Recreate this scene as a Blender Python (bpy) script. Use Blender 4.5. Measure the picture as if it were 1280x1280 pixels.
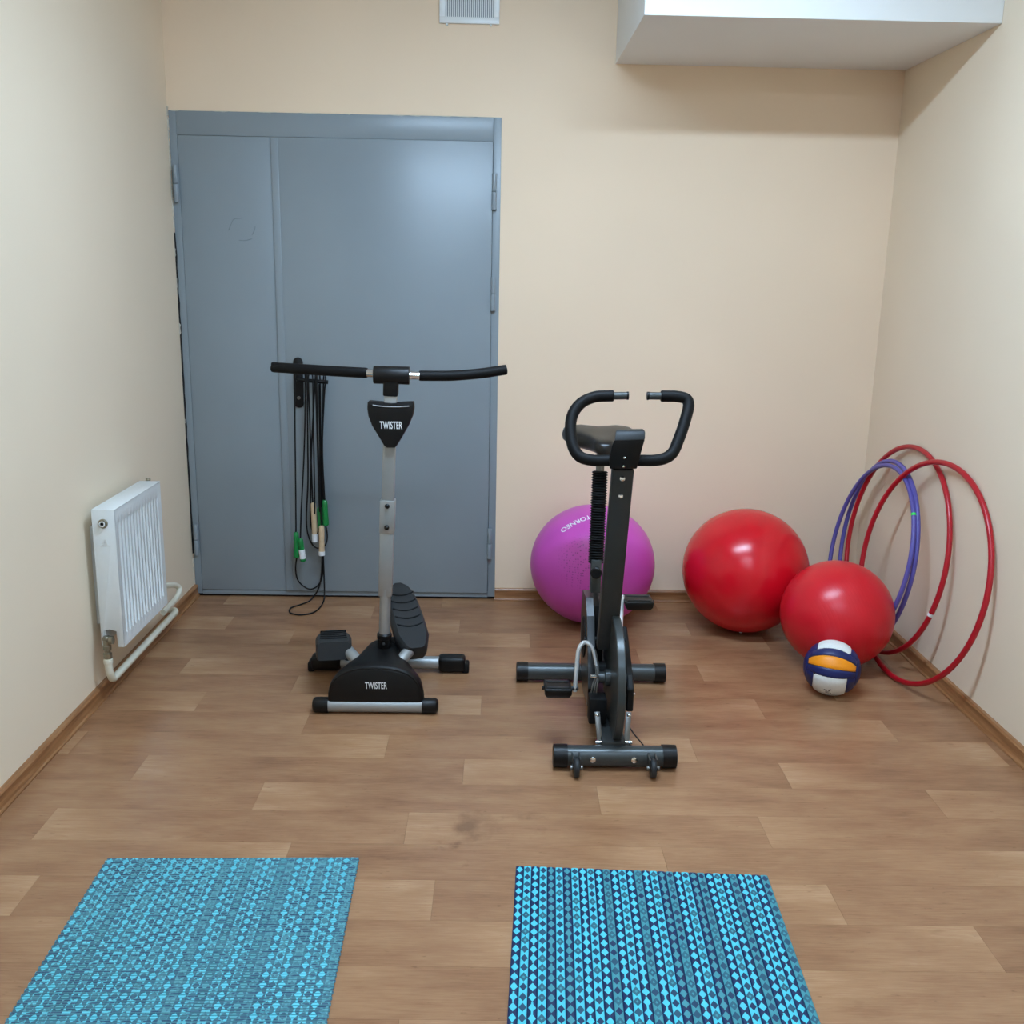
import bpy, bmesh, math, random
from mathutils import Vector, Matrix
random.seed(7)
PI = math.pi
for o in list(bpy.data.objects):
    bpy.data.objects.remove(o)
scene = bpy.context.scene
COL = scene.collection

# ------------------------------------------------------------------ camera
CAM_H = 1.45
FPX = 1256.45
R_ = Vector((0.99968799, -0.0171368, 0.01817264))
U_ = Vector((-0.01367581, 0.23329326, 0.97231025))
F_ = Vector((0.02090184, 0.97225541, -0.23298611))
cam_data = bpy.data.cameras.new('camera')
cam_data.sensor_width = 36.0
cam_data.lens = FPX * 36.0 / 1280.0
cam_data.clip_start = 0.05
cam = bpy.data.objects.new('camera', cam_data)
COL.objects.link(cam)
m = Matrix.Identity(4)
for i in range(3):
    m[i][0] = R_[i]; m[i][1] = U_[i]; m[i][2] = -F_[i]
m[2][3] = CAM_H
cam.matrix_world = m
scene.camera = cam

# ------------------------------------------------------------------ world, exposure, lamp power
world = bpy.data.worlds.new('world')
scene.world = world
world.use_nodes = True
world.node_tree.nodes['Background'].inputs[0].default_value = (0.75, 0.85, 0.95, 1)
world.node_tree.nodes['Background'].inputs[1].default_value = 0.05
scene.view_settings.view_transform = 'Standard'
scene.view_settings.look = 'None'
scene.view_settings.gamma = 1.0
scene.view_settings.use_curve_mapping = False
scene.view_settings.exposure = 0.0
LAMP_COLOR = (0.68, 0.945, 1.25)
LAMPS = [((0.28, 2.49), 124.0), ((0.28, 0.69), 53.0), ((0.28, -1.10), 35.0)]      # ceiling luminaires: centre, brightness of the diffuser

# ------------------------------------------------------------------ helpers
def lin(c):
    out = []
    for v in c[:3]:
        v = v / 255.0
        out.append(v / 12.92 if v <= 0.04045 else ((v + 0.055) / 1.055) ** 2.4)
    return (out[0], out[1], out[2], 1.0)

def at(u, v, y):
    """point of the picture (1280 frame) at depth y in the room"""
    d = F_ + R_ * ((u - 640) / FPX) - U_ * ((v - 640) / FPX)
    t = y / d.y
    return Vector((0, 0, CAM_H)) + d * t

class NT:
    """small node-tree helper"""
    def __init__(self, name, rough=0.5, metal=0.0, spec=0.5):
        self.mat = bpy.data.materials.new(name)
        self.mat.use_nodes = True
        self.t = self.mat.node_tree
        self.b = self.t.nodes['Principled BSDF']
        self.b.inputs['Roughness'].default_value = rough
        self.b.inputs['Metallic'].default_value = metal
        self.b.inputs['Specular IOR Level'].default_value = spec
    def n(self, typ, **kw):
        nd = self.t.nodes.new(typ)
        for k, v in kw.items():
            setattr(nd, k, v)
        return nd
    def set(self, sock, v):
        if hasattr(v, 'is_output') or isinstance(v, bpy.types.NodeSocket):
            self.t.links.new(v, sock)
        else:
            sock.default_value = v
    def math(self, op, a, b=0.0, c=None, clamp=False):
        nd = self.n('ShaderNodeMath', operation=op, use_clamp=clamp)
        self.set(nd.inputs[0], a); self.set(nd.inputs[1], b)
        if c is not None: self.set(nd.inputs[2], c)
        return nd.outputs[0]
    def mix(self, f, a, b, blend='MIX'):
        nd = self.n('ShaderNodeMix', data_type='RGBA', blend_type=blend)
        self.set(nd.inputs[0], f); self.set(nd.inputs[6], a); self.set(nd.inputs[7], b)
        return nd.outputs[2]
    def ramp(self, f, stops):
        nd = self.n('ShaderNodeValToRGB')
        e = nd.color_ramp.elements
        while len(e) < len(stops): e.new(0.5)
        for i, (p, c) in enumerate(stops):
            e[i].position = p; e[i].color = c
        self.set(nd.inputs[0], f)
        return nd.outputs[0]
    def coord(self, obj=None, which='Object'):
        nd = self.n('ShaderNodeTexCoord')
        if obj is not None: nd.object = obj
        return nd.outputs[which]
    def mapping(self, vec, scale=(1, 1, 1), loc=(0, 0, 0), rot=(0, 0, 0)):
        nd = self.n('ShaderNodeMapping')
        self.set(nd.inputs[0], vec)
        nd.inputs['Location'].default_value = loc
        nd.inputs['Rotation'].default_value = rot
        nd.inputs['Scale'].default_value = scale
        return nd.outputs[0]
    def noise(self, vec, scale=5.0, detail=3.0, rough=0.5):
        nd = self.n('ShaderNodeTexNoise')
        self.set(nd.inputs['Vector'], vec)
        nd.inputs['Scale'].default_value = scale
        nd.inputs['Detail'].default_value = detail
        nd.inputs['Roughness'].default_value = rough
        return nd.outputs['Fac']
    def bump(self, h, strength=0.2, dist=0.01):
        nd = self.n('ShaderNodeBump')
        nd.inputs['Strength'].default_value = strength
        nd.inputs['Distance'].default_value = dist
        self.set(nd.inputs['Height'], h)
        self.t.links.new(nd.outputs[0], self.b.inputs['Normal'])
    def color(self, c):
        self.set(self.b.inputs['Base Color'], c)

def simple(name, rgb, rough=0.5, metal=0.0, spec=0.5, var=0.06, nscale=30.0, bump=0.0):
    t = NT(name, rough, metal, spec)
    c = lin(rgb)
    co = t.coord()
    nz = t.noise(co, nscale, 3.0)
    dark = tuple(x * (1 - var) for x in c[:3]) + (1,)
    lite = tuple(min(1, x * (1 + var)) for x in c[:3]) + (1,)
    t.color(t.ramp(nz, [(0.3, dark), (0.7, lite)]))
    if bump:
        t.bump(nz, bump, 0.002)
    return t.mat

def wallmat(name, rgb):
    t = NT(name, 0.75, 0, 0.25)
    c = lin(rgb)
    co = t.coord()
    big = t.noise(co, 1.2, 2.0)
    fine = t.noise(t.mapping(co, (1, 1, 0.35)), 160.0, 4.0, 0.6)
    d = tuple(x * 0.97 for x in c[:3]) + (1,)
    l = tuple(min(1, x * 1.02) for x in c[:3]) + (1,)
    t.color(t.ramp(big, [(0.35, d), (0.65, l)]))
    t.bump(fine, 0.12, 0.0015)
    return t.mat

M = {}
M['wall'] = wallmat('wall_paper_cream', (241, 217, 189))
M['wall_side'] = wallmat('wall_paper_pale', (234, 216, 191))
M['white_wall'] = wallmat('white_plaster', (230, 229, 226))
M['subfloor'] = simple('subfloor', (70, 45, 30), 0.8)
M['black'] = simple('black_plastic', (10, 10, 11), 0.42, 0, 0.32)
M['black_matt'] = simple('black_rubber', (9, 9, 10), 0.65, 0, 0.3, nscale=120, bump=0.1)
M['foam'] = simple('black_foam_grip', (6, 6, 7), 0.6, 0, 0.22, nscale=200, bump=0.15)
M['charcoal'] = simple('charcoal_plastic', (38, 40, 42), 0.5, 0, 0.35, nscale=200, bump=0.1)
M['silver'] = simple('silver_paint', (165, 168, 168), 0.38, 0.55, 0.5, 0.03)
M['chrome'] = simple('chrome', (225, 228, 230), 0.14, 1.0, 0.5, 0.02)
M['steel'] = simple('steel', (120, 118, 114), 0.36, 0.85, 0.5, 0.04)
M['bright_steel'] = simple('bright_steel', (222, 225, 226), 0.28, 0.35, 0.5, 0.02)
M['gunmetal'] = simple('gunmetal_paint', (66, 70, 70), 0.32, 0.35, 0.5, 0.05)
M['darkframe'] = simple('dark_frame_paint', (50, 51, 50), 0.45, 0.1, 0.4, 0.05)
M['glossblack'] = simple('gloss_black_cover', (13, 12, 11), 0.3, 0, 0.5, 0.05)
M['white'] = simple('white_enamel', (228, 232, 232), 0.3, 0, 0.5, 0.015)
M['white_print'] = simple('white_print', (232, 234, 236), 0.5)
M['cream_pipe'] = simple('cream_pipe_paint', (222, 217, 198), 0.35, 0, 0.5, 0.04)
M['nickel'] = simple('nickel_brass', (150, 145, 128), 0.3, 0.85, 0.5, 0.06)
M['door'] = simple('door_paint', (138, 148, 154), 0.32, 0, 0.45, 0.03, 3.0)
M['door_dark'] = simple('door_gap', (16, 16, 18), 0.8)
M['plaster_raw'] = simple('raw_plaster', (205, 200, 188), 0.9, 0, 0.2, 0.1, 60, 0.4)
M['green'] = simple('green_plastic', (18, 128, 62), 0.35)
M['beige_wood'] = simple('pale_wood', (206, 180, 146), 0.55, 0, 0.4, 0.08, 60)
M['cord'] = simple('black_cord', (8, 8, 10), 0.55, 0, 0.3)
M['sticker_green'] = simple('green_sticker', (40, 220, 70), 0.4)
M['navy'] = simple('navy_leatherette', (20, 34, 92), 0.42, 0, 0.5, 0.06, 200, 0.08)
M['orange'] = simple('orange_leatherette', (250, 150, 12), 0.42, 0, 0.5, 0.04, 200, 0.08)
M['white_leather'] = simple('white_leatherette', (232, 234, 230), 0.45, 0, 0.5, 0.04, 200, 0.08)
M['seam'] = simple('dark_seam', (14, 16, 34), 0.6)
M['hoop_red'] = simple('red_hoop_plastic', (178, 18, 34), 0.32, 0, 0.5, 0.05)
M['hoop_purple'] = simple('violet_hoop_plastic', (92, 84, 160), 0.35, 0, 0.5, 0.05)
M['lamp_body'] = simple('lamp_body_white', (225, 226, 226), 0.4)

def emissive(name, col, s):
    t = NT(name, 0.5)
    t.color((0.8, 0.8, 0.8, 1))
    t.b.inputs['Emission Color'].default_value = (*col, 1)
    t.b.inputs['Emission Strength'].default_value = s
    return t.mat

def plankmat():
    t = NT('printed_plank', 0.27, 0, 0.55)
    co = t.coord()
    inf = t.n('ShaderNodeObjectInfo')
    rnd = inf.outputs['Random']
    sep = t.n('ShaderNodeSeparateXYZ'); t.set(sep.inputs[0], co)
    off = t.n('ShaderNodeCombineXYZ')
    t.set(off.inputs[0], t.math('MULTIPLY', rnd, 37.0)); t.set(off.inputs[1], t.math('MULTIPLY', rnd, 91.0)); t.set(off.inputs[2], t.math('MULTIPLY', rnd, 13.0))
    add = t.n('ShaderNodeVectorMath', operation='ADD'); t.set(add.inputs[0], co); t.set(add.inputs[1], off.outputs[0])
    v = add.outputs[0]
    cloud = t.noise(t.mapping(v, (2.6, 8, 1)), 1.7, 3.0, 0.55)
    grain = t.noise(t.mapping(v, (6.0, 105, 1)), 2.4, 6.0, 0.7)
    fleck = t.noise(t.mapping(v, (11.0, 46, 1)), 2.6, 3.0, 0.55)
    knot = t.noise(t.mapping(v, (5.0, 11, 1)), 2.1, 2.0, 0.5)
    # lighter printed end of every board, fading along its length
    g = t.math('SUBTRACT', 1.0, t.math('DIVIDE', sep.outputs[0], 0.36), clamp=True)
    g = t.math('POWER', g, 1.2)
    f = t.math('ADD', t.math('MULTIPLY', t.math('SUBTRACT', cloud, 0.5), 0.70), t.math('MULTIPLY', t.math('SUBTRACT', grain, 0.5), 0.62))
    f = t.math('ADD', f, t.math('MULTIPLY', g, 0.25))
    f = t.math('ADD', f, t.math('MULTIPLY', t.math('SUBTRACT', rnd, 0.5), 0.10))
    f = t.math('ADD', f, 0.42, clamp=True)
    base = t.ramp(f, [(0.0, lin((112, 75, 50))), (0.35, lin((149, 107, 76))), (0.62, lin((168, 126, 91))), (1.0, lin((196, 157, 120)))])
    kn = t.math('MULTIPLY', t.math('SUBTRACT', fleck, 0.665), 7.0, clamp=True)
    base = t.mix(t.math('MULTIPLY', kn, 0.6), base, lin((82, 52, 34)))
    kb = t.math('MULTIPLY', t.math('SUBTRACT', knot, 0.70), 5.0, clamp=True)
    base = t.mix(t.math('MULTIPLY', kb, 0.5), base, lin((96, 62, 40)))
    # two brown stains worn into the sheet in front of the bike
    pos = t.n('ShaderNodeNewGeometry').outputs['Position']
    wob = t.noise(pos, 14.0, 4.0, 0.6)
    for cx, cy, r in ((-0.055, 2.42, 0.115), (0.115, 2.47, 0.085), (-0.08, 2.33, 0.06)):
        ds = t.n('ShaderNodeVectorMath', operation='DISTANCE')
        t.set(ds.inputs[0], pos); ds.inputs[1].default_value = (cx, cy, 0)
        w = t.math('SUBTRACT', t.math('ADD', t.math('DIVIDE', r, t.math('ADD', ds.outputs['Value'], 0.05)), t.math('MULTIPLY', wob, 2.4)), 2.08)
        base = t.mix(t.math('MULTIPLY', t.math('MULTIPLY', w, 1.2, clamp=True), 0.5), base, lin((84, 52, 30)))
    t.color(base)
    t.bump(grain, 0.04, 0.001)
    return t.mat
M['plank'] = plankmat()

def baseboardmat(axis):
    t = NT('baseboard_wood_' + axis, 0.36, 0, 0.5)
    co = t.coord()
    sc = (3, 60, 60) if axis == 'x' else (60, 3, 60)
    g = t.noise(t.mapping(co, sc), 1.6, 4.0, 0.6)
    t.color(t.ramp(g, [(0.25, lin((120, 78, 44))), (0.5, lin((152, 104, 64))), (0.8, lin((182, 134, 90)))]))
    return t.mat
M['base_x'] = baseboardmat('x'); M['base_y'] = baseboardmat('y')

def ballmat(name, rgb, rough, ring_axis=None, ring_scale=0.0, ring_strength=0.05, dots=None):
    t = NT(name, rough, 0, 0.5)
    c = lin(rgb)
    co = t.coord()
    nz = t.noise(co, 6.0, 2.0)
    d = tuple(x * 0.93 for x in c[:3]) + (1,)
    l = tuple(min(1, x * 1.06) for x in c[:3]) + (1,)
    col = t.ramp(nz, [(0.3, d), (0.7, l)])
    h = None
    if ring_axis is not None:
        dt = t.n('ShaderNodeVectorMath', operation='DOT_PRODUCT')
        t.set(dt.inputs[0], co); dt.inputs[1].default_value = ring_axis
        s = t.math('SINE', t.math('MULTIPLY', dt.outputs['Value'], ring_scale))
        w = t.math('POWER', t.math('ABSOLUTE', s), 0.3)
        band = t.math('LESS_THAN', t.math('ABSOLUTE', dt.outputs['Value']), 0.13)
        h = t.math('MULTIPLY', w, band)
        t.bump(h, ring_strength, 0.002)
    if dots is not None:
        ds = t.n('ShaderNodeVectorMath', operation='DISTANCE')
        t.set(ds.inputs[0], co); ds.inputs[1].default_value = dots
        patch = t.math('SUBTRACT', 1.0, t.math('DIVIDE', ds.outputs['Value'], 0.13), clamp=True)
        vo = t.n('ShaderNodeTexVoronoi'); t.set(vo.inputs['Vector'], co)
        vo.inputs['Scale'].default_value = 95.0; vo.inputs['Randomness'].default_value = 0.35
        dot = t.math('LESS_THAN', vo.outputs['Distance'], 0.30)
        col = t.mix(t.math('MULTIPLY', t.math('MULTIPLY', dot, 0.6), t.math('MULTIPLY', patch, 1.6, clamp=True)), col, lin((90, 30, 90)))
    t.color(col)
    return t.mat

def matpattern(name, root, under):
    """printed diamond columns; under = the ribbed reverse side"""
    t = NT(name, 0.5 if not under else 0.55, 0, 0.4)
    sep = t.n('ShaderNodeSeparateXYZ'); t.set(sep.inputs[0], t.coord(root))
    cx = t.math('DIVIDE', sep.outputs[0], 0.0195)
    cy = t.math('DIVIDE', sep.outputs[1], 0.0300)
    col = t.math('FLOOR', cx)
    row = t.math('FLOOR', cy)
    fx = t.math('ABSOLUTE', t.math('SUBTRACT', t.math('FRACT', cx), 0.5))
    fy = t.math('ABSOLUTE', t.math('SUBTRACT', t.math('FRACT', cy), 0.5))
    par = t.math('ABSOLUTE', t.math('MODULO', col, 2.0))
    isB = t.math('GREATER_THAN', par, 0.5)
    wn = t.n('ShaderNodeTexWhiteNoise', noise_dimensions='1D'); t.set(wn.inputs['W'], t.math('MULTIPLY', col, 1.37))
    wc = t.n('ShaderNodeCombineXYZ'); t.set(wc.inputs[0], col); t.set(wc.inputs[1], row)
    wn2 = t.n('ShaderNodeTexWhiteNoise', noise_dimensions='2D'); t.set(wn2.inputs['Vector'], wc.outputs[0])
    bright = lin((80, 200, 216)) if not under else lin((104, 202, 218))
    teal = lin((66, 146, 156)) if not under else lin((92, 158, 170))
    navy = lin((16, 42, 84)) if not under else lin((34, 70, 98))
    colc = t.mix(t.math('LESS_THAN', wn.outputs['Value'], 0.50 if not under else 0.36), bright, teal)
    dia = t.math('ADD', fx, fy)
    # A: bright diamond on navy
    a_mask = t.math('LESS_THAN', t.math('ADD', fx, t.math('MULTIPLY', fy, 1.0)), 0.43)
    waist = t.math('LESS_THAN', fx, 0.10)
    a_mask = t.math('MAXIMUM', a_mask, t.math('MULTIPLY', waist, t.math('GREATER_THAN', wn2.outputs['Value'], 0.72)))
    A = t.mix(a_mask, navy, colc)
    # B: bright column with dark diamonds, some with a light centre
    d_mask = t.math('LESS_THAN', dia, t.math('ADD', 0.39, t.math('MULTIPLY', wn2.outputs['Value'], 0.10)))
    centre = t.math('MULTIPLY', t.math('LESS_THAN', dia, 0.15), t.math('GREATER_THAN', wn2.outputs['Value'], 0.6))
    dcol = t.mix(t.math('MULTIPLY', wn2.outputs['Value'], 0.45), navy, teal)
    B = t.mix(d_mask, colc, dcol)
    B = t.mix(centre, B, teal)
    c = t.mix(isB, A, B)
    edge = t.math('GREATER_THAN', fx, 0.445)
    c = t.mix(edge, c, navy)
    if under:
        ry = t.math('FRACT', t.math('DIVIDE', sep.outputs[1], 0.0085))
        rib = t.math('GREATER_THAN', t.math('ABSOLUTE', t.math('SUBTRACT', ry, 0.5)), 0.24)
        soft = t.math('SUBTRACT', 1.0, t.math('MULTIPLY', a_mask, t.math('SUBTRACT', 1.0, isB)))      # away from the bright diamonds
        faded = t.mix(0.25, c, teal)
        c = t.mix(t.math('MULTIPLY', soft, t.math('GREATER_THAN', wn2.outputs['Value'], 0.35)), c, faded)
        c = t.mix(t.math('MULTIPLY', rib, t.math('MULTIPLY', soft, 0.5)), c, lin((126, 186, 196)))
        dash = t.noise(t.mapping(t.coord(root), (70, 118, 1)), 1.0, 1.0)
        c = t.mix(t.math('MULTIPLY', t.math('GREATER_THAN', dash, 0.55), t.math('MULTIPLY', t.math('SUBTRACT', 1.0, rib), soft)), c, navy)
    t.color(c)
    return t.mat

# ---- mesh builder
class MB:
    def __init__(self):
        self.v = []; self.f = []
    def add(self, verts, faces):
        b = len(self.v)
        self.v += [Vector(p) for p in verts]
        self.f += [[i + b for i in q] for q in faces]
        return self
    def box(self, c, s, rot=None):
        c = Vector(c); hx, hy, hz = s[0] / 2, s[1] / 2, s[2] / 2
        vs = [Vector((x, y, z)) for x in (-hx, hx) for y in (-hy, hy) for z in (-hz, hz)]
        if rot is not None: vs = [rot @ p for p in vs]
        return self.add([c + p for p in vs], [(0, 1, 3, 2), (4, 6, 7, 5), (0, 4, 5, 1), (2, 3, 7, 6), (0, 2, 6, 4), (1, 5, 7, 3)])
    def box2(self, lo, hi):
        return self.box([(a + b) / 2 for a, b in zip(lo, hi)], [abs(b - a) for a, b in zip(lo, hi)])
    def sweep(self, path, r, seg=14, caps=True, radii=None):
        P = [Vector(p) for p in path]
        n = len(P); T = []
        for i in range(n):
            a = P[max(i - 1, 0)]; b = P[min(i + 1, n - 1)]
            T.append((b - a).normalized())
        ref = Vector((0, 0, 1)) if abs(T[0].z) < 0.9 else Vector((1, 0, 0))
        N = (ref - T[0] * ref.dot(T[0])).normalized()
        vs = []; fs = []
        for i in range(n):
            N = (N - T[i] * N.dot(T[i])).normalized()
            B = T[i].cross(N)
            rr = radii[i] if radii else r
            for k in range(seg):
                a = 2 * PI * k / seg
                vs.append(P[i] + (N * math.cos(a) + B * math.sin(a)) * rr)
        for i in range(n - 1):
            for k in range(seg):
                k2 = (k + 1) % seg
                fs.append((i * seg + k, i * seg + k2, (i + 1) * seg + k2, (i + 1) * seg + k))
        if caps:
            fs.append(tuple(range(seg - 1, -1, -1))); fs.append(tuple((n - 1) * seg + k for k in range(seg)))
        return self.add(vs, fs)
    def cyl(self, p0, p1, r, seg=20, r1=None):
        return self.sweep([p0, p1], r, seg, True, [r, r if r1 is None else r1])
    def lathe(self, prof, p0, axis, seg=28):
        """prof: list of (distance along axis, radius)"""
        p0 = Vector(p0); axis = Vector(axis).normalized()
        return self.sweep_frames([p0 + axis * d for d, _ in prof], axis, [r for _, r in prof], seg)
    def sweep_frames(self, pts, axis, rad, seg):
        ref = Vector((0, 0, 1)) if abs(axis.z) < 0.9 else Vector((1, 0, 0))
        N = (ref - axis * ref.dot(axis)).normalized(); B = axis.cross(N)
        vs = []; fs = []
        for p, r in zip(pts, rad):
            for k in range(seg):
                a = 2 * PI * k / seg
                vs.append(p + (N * math.cos(a) + B * math.sin(a)) * r)
        n = len(pts)
        for i in range(n - 1):
            for k in range(seg):
                k2 = (k + 1) % seg
                fs.append((i * seg + k, i * seg + k2, (i + 1) * seg + k2, (i + 1) * seg + k))
        fs.append(tuple(range(seg - 1, -1, -1))); fs.append(tuple((n - 1) * seg + k for k in range(seg)))
        return self.add(vs, fs)
    def prism(self, pts, ext):
        """pts: planar 3D outline; ext: extrusion vector"""
        P = [Vector(p) for p in pts]; e = Vector(ext); n = len(P)
        return self.add(P + [p + e for p in P], [tuple(range(n - 1, -1, -1)), tuple(range(n, 2 * n))] + [(i, (i + 1) % n, (i + 1) % n + n, i + n) for i in range(n)])
    def loft(self, rings, caps=True, closed=True):
        n = len(rings[0]); vs = [p for r in rings for p in r]; fs = []
        for i in range(len(rings) - 1):
            for k in range(n if closed else n - 1):
                k2 = (k + 1) % n
                fs.append((i * n + k, i * n + k2, (i + 1) * n + k2, (i + 1) * n + k))
        if caps:
            fs.append(tuple(range(n - 1, -1, -1))); fs.append(tuple((len(rings) - 1) * n + k for k in range(n)))
        return self.add(vs, fs)
    def torus(self, c, h, u, R, r, seg=96, ts=12):
        c = Vector(c); h = Vector(h).normalized(); u = Vector(u).normalized(); w = h.cross(u)
        vs = []; fs = []
        for i in range(seg):
            a = 2 * PI * i / seg
            d = h * math.cos(a) + u * math.sin(a)
            for k in range(ts):
                b = 2 * PI * k / ts
                vs.append(c + d * (R + r * math.cos(b)) + w * (r * math.sin(b)))
        for i in range(seg):
            for k in range(ts):
                fs.append((i * ts + k, ((i + 1) % seg) * ts + k, ((i + 1) % seg) * ts + (k + 1) % ts, i * ts + (k + 1) % ts))
        return self.add(vs, fs)
    def sphere(self, c, r, seg=20, rings=12, sc=(1, 1, 1)):
        c = Vector(c); rg = []
        for i in range(1, rings):
            th = PI * i / rings
            rg.append([c + Vector((math.sin(th) * math.cos(2 * PI * k / seg) * sc[0], math.sin(th) * math.sin(2 * PI * k / seg) * sc[1], -math.cos(th) * sc[2])) * r for k in range(seg)])
        b = len(self.v)
        self.loft(rg, caps=False)
        n = len(self.v)
        self.v += [c + Vector((0, 0, -r * sc[2])), c + Vector((0, 0, r * sc[2]))]
        top = b + (rings - 2) * seg
        for k in range(seg):
            self.f.append([b + (k + 1) % seg, b + k, n]); self.f.append([top + k, top + (k + 1) % seg, n + 1])
        return self
    def build(self, name, mat, parent=None, origin=None, bevel=0.0, bseg=2, sharp=35, smooth=True):
        if parent is not None:
            r = parent; o = Vector((0, 0, 0))
            while r is not None:
                o += r.location; r = r.parent
        else:
            o = Vector(origin) if origin is not None else Vector((0, 0, 0))
        me = bpy.data.meshes.new(name)
        me.from_pydata([p - o for p in self.v], [], self.f)
        bm = bmesh.new(); bm.from_mesh(me)
        bmesh.ops.recalc_face_normals(bm, faces=bm.faces)
        if bevel > 0:
            es = [e for e in bm.edges if len(e.link_faces) == 2 and e.calc_face_angle(0) > math.radians(32)]
            bmesh.ops.bevel(bm, geom=es, offset=bevel, segments=bseg, profile=0.5, affect='EDGES', clamp_overlap=True)
        bm.to_mesh(me); bm.free()
        if smooth:
            me.polygons.foreach_set('use_smooth', [True] * len(me.polygons))
            me.set_sharp_from_angle(angle=math.radians(sharp))
        me.materials.append(mat if not isinstance(mat, str) else M[mat])
        ob = bpy.data.objects.new(name, me)
        COL.objects.link(ob)
        if parent is not None:
            ob.parent = parent
        else:
            ob.location = o
        return ob

def spline(pts, n=8):
    """Catmull-Rom through the points"""
    P = [Vector(p) for p in pts]; out = []
    for i in range(len(P) - 1):
        p0 = P[max(i - 1, 0)]; p1 = P[i]; p2 = P[i + 1]; p3 = P[min(i + 2, len(P) - 1)]
        for k in range(n):
            t = k / n
            out.append(0.5 * ((2 * p1) + (p2 - p0) * t + (2 * p0 - 5 * p1 + 4 * p2 - p3) * t * t + (3 * p1 - p0 - 3 * p2 + p3) * t ** 3))
    out.append(P[-1])
    return out

def empty(name, loc, label=None, cat=None, group=None):
    o = bpy.data.objects.new(name, None)
    o.empty_display_size = 0.05
    COL.objects.link(o)
    o.location = loc
    if label: tag(o, label, cat, group)
    return o
def tag(o, label=None, cat=None, group=None, kind=None):
    if label: o['label'] = label
    if cat: o['category'] = cat
    if group: o['group'] = group
    if kind: o['kind'] = kind
    return o

def text_mesh(s, width, height, extrude=0.0):
    """flat lettering as vertices and faces, centred, stretched to width x height"""
    cu = bpy.data.curves.new('lettering', 'FONT'); cu.body = s; cu.resolution_u = 3; cu.offset = 0.016
    ob = bpy.data.objects.new('lettering', cu)
    COL.objects.link(ob)
    bpy.context.view_layer.update()
    me = bpy.data.meshes.new_from_object(ob)
    bm = bmesh.new(); bm.from_mesh(me)
    bmesh.ops.triangulate(bm, faces=bm.faces)
    bmesh.ops.subdivide_edges(bm, edges=bm.edges, cuts=1)
    bmesh.ops.triangulate(bm, faces=bm.faces)
    vs = [v.co.copy() for v in bm.verts]; bm.verts.index_update()
    fs = [[v.index for v in f.verts] for f in bm.faces]
    bm.free()
    bpy.data.objects.remove(ob); bpy.data.curves.remove(cu); bpy.data.meshes.remove(me)
    x0 = min(v.x for v in vs); x1 = max(v.x for v in vs); y0 = min(v.y for v in vs); y1 = max(v.y for v in vs)
    return [((v.x - (x0 + x1) / 2) / (x1 - x0) * width, (v.y - (y0 + y1) / 2) / (y1 - y0) * height) for v in vs], fs

# ================================================================== THE ROOM
XL, XR, YB, YF, ZC = -1.3281, 1.6521, 4.3447, -2.2, 2.665
def structure(mb, name, mat, **kw):
    return tag(mb.build(name, mat, **kw), kind='structure')
structure(MB().box2((XL - .12, YF, 0), (XL, YB, ZC)), 'wall_left', 'wall_side', smooth=False)
structure(MB().box2((XR, YF, 0), (XR + .12, YB, ZC)), 'wall_right', 'wall_side', smooth=False)
structure(MB().box2((XL - .12, YF - .12, 0), (XR + .12, YF, ZC)), 'wall_front', 'wall_side', smooth=False)
structure(MB().box2((XL - .12, YF - .12, ZC), (XR + .12, YB + .12, ZC + .1)), 'ceiling', 'white_wall', smooth=False)
# back wall with the door opening cut out of it
D0, D1, DT = -1.3235, 0.0215, 2.0555
bw = MB()
bw.box2((D1, YB, 0), (XR + .12, YB + .12, ZC)); bw.box2((XL - .12, YB, DT), (D1, YB + .12, ZC))
bw.box2((XL - .12, YB, 0), (D0, YB + .12, DT))
structure(bw, 'wall_back', 'wall', smooth=False)
# boxed-in duct under the ceiling, top right
XS, YS, ZS = 0.4762, 3.5468, 2.2679
structure(MB().box2((XS, YS, ZS), (XR, YB, ZC)), 'ceiling_soffit', 'white_wall', smooth=False, bevel=0.002)

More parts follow.
